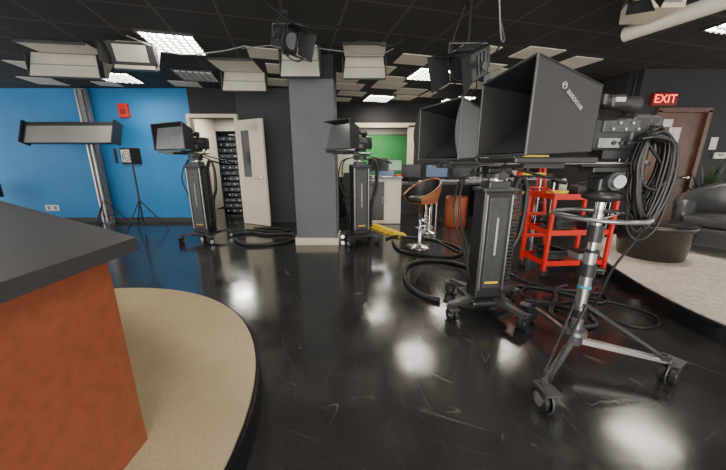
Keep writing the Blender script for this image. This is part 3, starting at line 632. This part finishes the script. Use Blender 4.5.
# ------------------------------------------------------------ ceiling
GA=D2R(14)
def troffer(x,y,lit=True,w=.56,l=.62):
    t=thing("ceiling_light","recessed ceiling light panel, lit warm white" if lit else "unlit ceiling light panel with grey louver","ceiling light",(x,y,H-.001),GA,"ceiling light panels")
    b=B()
    for s in(-1,1): b.box((s*(w/2+.015),0,-.012),(.03,l+.06,.022),GRYD); b.box((0,s*(l/2+.015),-.012),(w,.03,.022),GRYD)
    b.done("frame",t)
    b=B(); b.box((0,0,-.008),(w,l,.014),LIT if lit else LITD); b.done("diffuser",t)
    b=B()
    for k in range(1,6): b.box((-w/2+w*k/6,0,-.026),(.015,l,.022),GRYM)
    for k in range(1,6): b.box((0,-l/2+l*k/6,-.026),(w,.015,.022),GRYM)
    b.done("louver",t)
for x,y,lit in [(-2.38,4.14,1),(-4.33,5.63,1),(-2.87,5.54,0),(1.12,5.45,1),(.36,7.35,1),(2.25,7.45,1),(3.1,5.75,1),(4.2,3.5,1),(.6,1.2,1),(-2.,.9,1),(3.4,.6,1),(-4.6,2.4,1)]:
    troffer(x,y,bool(lit))
def tile(x,y,w,l,ang=GA):
    b=B(); b.box((0,0,-.006),(w,l,.01),TIL); b.done("ceiling_tile",loc=(x,y,H-.001),rz=ang,label="cream white replacement ceiling tile",category="ceiling tile",group="white ceiling tiles")
def dropfix(x,y,w,d,zb,rz=0.,barn=False,px=0.,pl=.56,py=0.):
    t=thing("drop_light_fixture","black-framed drop-down studio light with barn doors" if barn else "cream angled drop-down studio light fixture below the ceiling","ceiling light",(x,y,H-.001),rz,"drop-down light fixtures")
    h=H-zb
    if pl: b=B(); b.box((px,-pl/2-.04+py,-.012),(w*.92,pl,.02),TIL); b.box((px,-pl-.05+py,-.014),(w*.92,.02,.03),GRYD); b.done("ceiling_panel",t)
    b=B(); b.hexa([(-w/2,-.02,-h),(w/2,-.02,-h),(w/2-.04,d*.6,-h+.05),(-w/2+.04,d*.6,-h+.05),(-w/2+.03,.05,-.0),(w/2-.03,.05,-.0),(w/2-.03,d,-.0),(-w/2+.03,d,-.0)],FIX); b.done("housing",t)
    B().box((0,.01,-h-.004),(w,.06,.012),GRYD).done("bottom_rail",t); B().box((0,.012,-h*.5),(w*.97,.012,.012),GRYM).done("seam",t)
    for s in(-1,1): B().box((s*(w/2+.008),.03,-h*.5),(.012,.1,h*.9),GRYD).done("side_bracket",t)
    if barn:
        b=B(); b.box((0,-.04,-h*.5),(w+.06,.02,h*.75),BLK,rot=(.3,0,0)); b.box((0,-.055,-h*.5),(w-.1,.02,h*.55),FIX,rot=(.3,0,0)); b.done("lamp_face",t)
        for s in(-1,1): b=B(); b.box((s*(w/2+.04),-.1,-h*.55),(.012,.14,h*.7),BLK,rot=(0,0,s*.4)); b.done("barn_door",t)
dropfix(-4.14,4.46,.86,.4,2.46,D2R(8),px=.18,pl=.36); dropfix(-1.98,5.3,.70,.35,2.47,D2R(4))
dropfix(-.81,4.15,.50,.22,2.385,0,pl=0); dropfix(.02,4.6,.60,.3,2.48,0,pl=.42)
dropfix(-2.86,4.05,.46,.3,2.44,D2R(10),barn=True,pl=0)
for x,y,w,l in [(-.35,5.7,.58,.58),(.5,6.2,.58,.5),(-.25,6.9,.58,.4),(1.0,6.7,.58,.5),(1.7,6.3,.5,.5),(-1.7,5.95,.58,.5),(-3.5,4.95,.4,.4),(.2,5.2,.58,.4),(1.9,5.1,.58,.4),(2.4,4.5,.58,.4),(-5.1,5.1,.58,.55),(-.3,6.3,.58,.5),(-1.15,5.9,.4,.5),(.95,7.3,.5,.5),(1.6,7.0,.55,.5),(2.3,6.2,.55,.5),(-3.4,6.1,.5,.4),(-4.9,6.1,.4,.3),(-1.3,5.2,.5,.5),(-2.3,6.2,.5,.4),(.55,5.75,.45,.3),(2.9,6.7,.5,.5),(-.5,7.5,.4,.4),(-5.9,5.9,.5,.5),(-6.6,5.2,.55,.5),
  (1.65,5.65,.4,.4),(2.4,5.45,.5,.5),(1.5,4.45,.55,.5),(3.2,4.9,.5,.5),(3.75,6.3,.5,.5),(-1.35,4.5,.45,.4),(.75,4.75,.5,.4)]: tile(x,y,w,l)
def spot(loc,rot,label,s=1.,pole=.2):
    t=thing("hanging_spotlight",label,"studio light",loc,0,"hanging spotlights")
    R=Euler(rot).to_matrix().to_4x4()
    b=B(); b.cyl((0,0,0),(0,0,pole),.014,BLK); b.box((0,0,pole-.02),(.07,.07,.04),BLK); b.tube([(-.16*s,0,-.17*s),(-.16*s,0,0),(.16*s,0,0),(.16*s,0,-.17*s)],.01,GRYD,smooth=False); b.done("yoke",t)
    b=B(); b.box((0,.02*s,0),(.24*s,.22*s,.24*s),BLK,bev=.02*s); b.box((0,.15*s,.01*s),(.17*s,.1*s,.18*s),BLK,bev=.015*s)
    for k in range(4): b.box((0,(.10-k*.035)*s,.125*s),(.18*s,.012*s,.012*s),GRYD)
    for k in range(3): b.box((.125*s,(.08-k*.04)*s,0),(.008,.014*s,.16*s),GRYD); b.box((-.125*s,(.08-k*.04)*s,0),(.008,.014*s,.16*s),GRYD)
    b.box((.1*s,.1*s,-.13*s),(.05*s,.08*s,.05*s),GRYD); b.cyl((-.16*s,0,0),(-.19*s,0,0),.03*s,GRYD); b.cyl((.16*s,0,0),(.19*s,0,0),.03*s,GRYD)
    for v in b.bm.verts: v.co=R@v.co+Vector((0,0,-.17*s))
    b.done("lamp_housing",t)
    b=B(); b.cyl((0,-.09*s,0),(0,-.098*s,0),.085*s,GLASS,n=24); b.ring((0,-.095*s,0),.09*s,.005,GRYD,'y',24)
    for v in b.bm.verts: v.co=R@v.co+Vector((0,0,-.17*s))
    b.done("lens",t)
    for k in range(4):
        T=R@Matrix.Rotation(k*PI/2,4,'Y'); b=B(); o=.15+.05*(k%2); q=.24+.03*(k%3)
        vs=[T@Vector(v)+Vector((0,0,-.17*s)) for v in ((-.11*s,-.09*s,.12*s),(.11*s,-.09*s,.12*s),(.15*s,-q*s,o*s),(-.15*s,-q*s,o*s),(-.11*s,-.09*s,.125*s),(.11*s,-.09*s,.125*s),(.15*s,-q*s,(o+.005)*s),(-.15*s,-q*s,(o+.005)*s))]
        b.hexa(vs,BLK); b.done("barn_door",t)
    b=B(); b.tube([(.05*s,.1*s,-.1*s),(.16*s,.16*s,-.28*s),(.08*s,.14*s,-.36*s),(-.08*s,.12*s,-.25*s),(-.12*s,.06,0),(-.05,0.02,pole*.8)],.007,RUB); b.done("power_cord",t)
spot((-.78,3.35,2.66),(.35,0,.95),"black boxy spotlight with barn doors hanging from the ceiling",.85,.11)
spot((.98,3.05,2.38),(.5,.25,-1.0),"large black boxy spotlight with barn doors on a drop pole",1.1,.39)
spot((2.15,2.62,2.72),(.9,0,-.4),"small black spotlight clamped under the ceiling",.6,.05)
b=B(); b.cyl((2.78,3.5,2.62),(3.32,2.1,2.62),.07,WHT,n=24); b.box((2.9,3.2,2.72),(.1,.1,.09),WHT); b.box((3.2,2.4,2.72),(.1,.1,.09),WHT)
b.done("duct_pipe",label="white cylindrical pipe mounted under the ceiling",category="pipe")
b=B(); b.box((2.66,3.1,2.69),(.30,.34,.15),CREAM,bev=.01); b.box((2.66,2.925,2.69),(.2,.01,.08),GRYM); b.done("junction_box",label="beige metal box fixed to the ceiling beside the pipe",category="box")
def ccab(pts,m=RUB,r=.008): b=B(); b.tube(pts,r,m); b.done("ceiling_cable",label="loose power cable draped between ceiling fixtures",category="cable",group="ceiling cables")
ccab([(-.75,3.4,2.75),(-.55,3.6,2.62),(-.3,3.9,2.66),(.0,4.0,2.74),(.3,4.0,2.68),(.5,4.0,2.76)]); ccab([(.5,3.9,2.76),(.8,3.5,2.5),(1.0,3.2,2.42),(1.04,3.2,2.76)])
ccab([(-2.8,3.9,2.76),(-2.3,4.0,2.6),(-1.8,4.1,2.66),(-1.5,4.2,2.76)],GRYM); ccab([(1.5,3.6,2.76),(1.42,3.3,2.5),(1.3,3.1,2.45),(1.2,3.0,2.76)],GRYM); ccab([(-.9,3.2,2.76),(-.6,3.1,2.55),(-.3,3.3,2.6),(-.2,3.6,2.76)])
ccab([(-1.6,4.3,2.76),(-.9,3.9,2.66),(-.2,4.0,2.62),(.2,4.2,2.66),(.4,4.3,2.76)],GRYM,.006); ccab([(1.2,4.6,2.76),(1.35,4.2,2.5),(1.5,3.9,2.45),(1.6,3.6,2.76)])

# ------------------------------------------------------------ lights
def area(x,y,z,sx,e,col=(1,.94,.85),rot=(0,0,0)):
    l=bpy.data.lights.new("area",'AREA'); l.size=sx; l.energy=e; l.color=col; l.shape='SQUARE'
    o=bpy.data.objects.new("area_light",l); o.location=(x,y,z); o.rotation_euler=rot; COL.objects.link(o); return o
area(-3.5,7.9,2.5,.5,80); area(.3,9.6,2.5,1.2,120,(1,.97,.9))
area(0,-2.6,.9,3.2,330,(1,.93,.84),(D2R(105),0,0))  # added fill light behind the camera, aimed up to brighten ceiling tiles and fixtures
w=bpy.data.worlds.new("w"); bpy.context.scene.world=w; w.use_nodes=True
bg=w.node_tree.nodes["Background"]; bg.inputs[0].default_value=(1,.97,.92,1); bg.inputs[1].default_value=2.3
cam=bpy.data.cameras.new("cam"); co=bpy.data.objects.new("camera",cam); COL.objects.link(co)
cam.sensor_width=36; cam.lens=36*290/726; cam.clip_start=.02
co.location=(0,0,1.3); co.rotation_euler=(D2R(90-14),0,0)
bpy.context.scene.camera=co
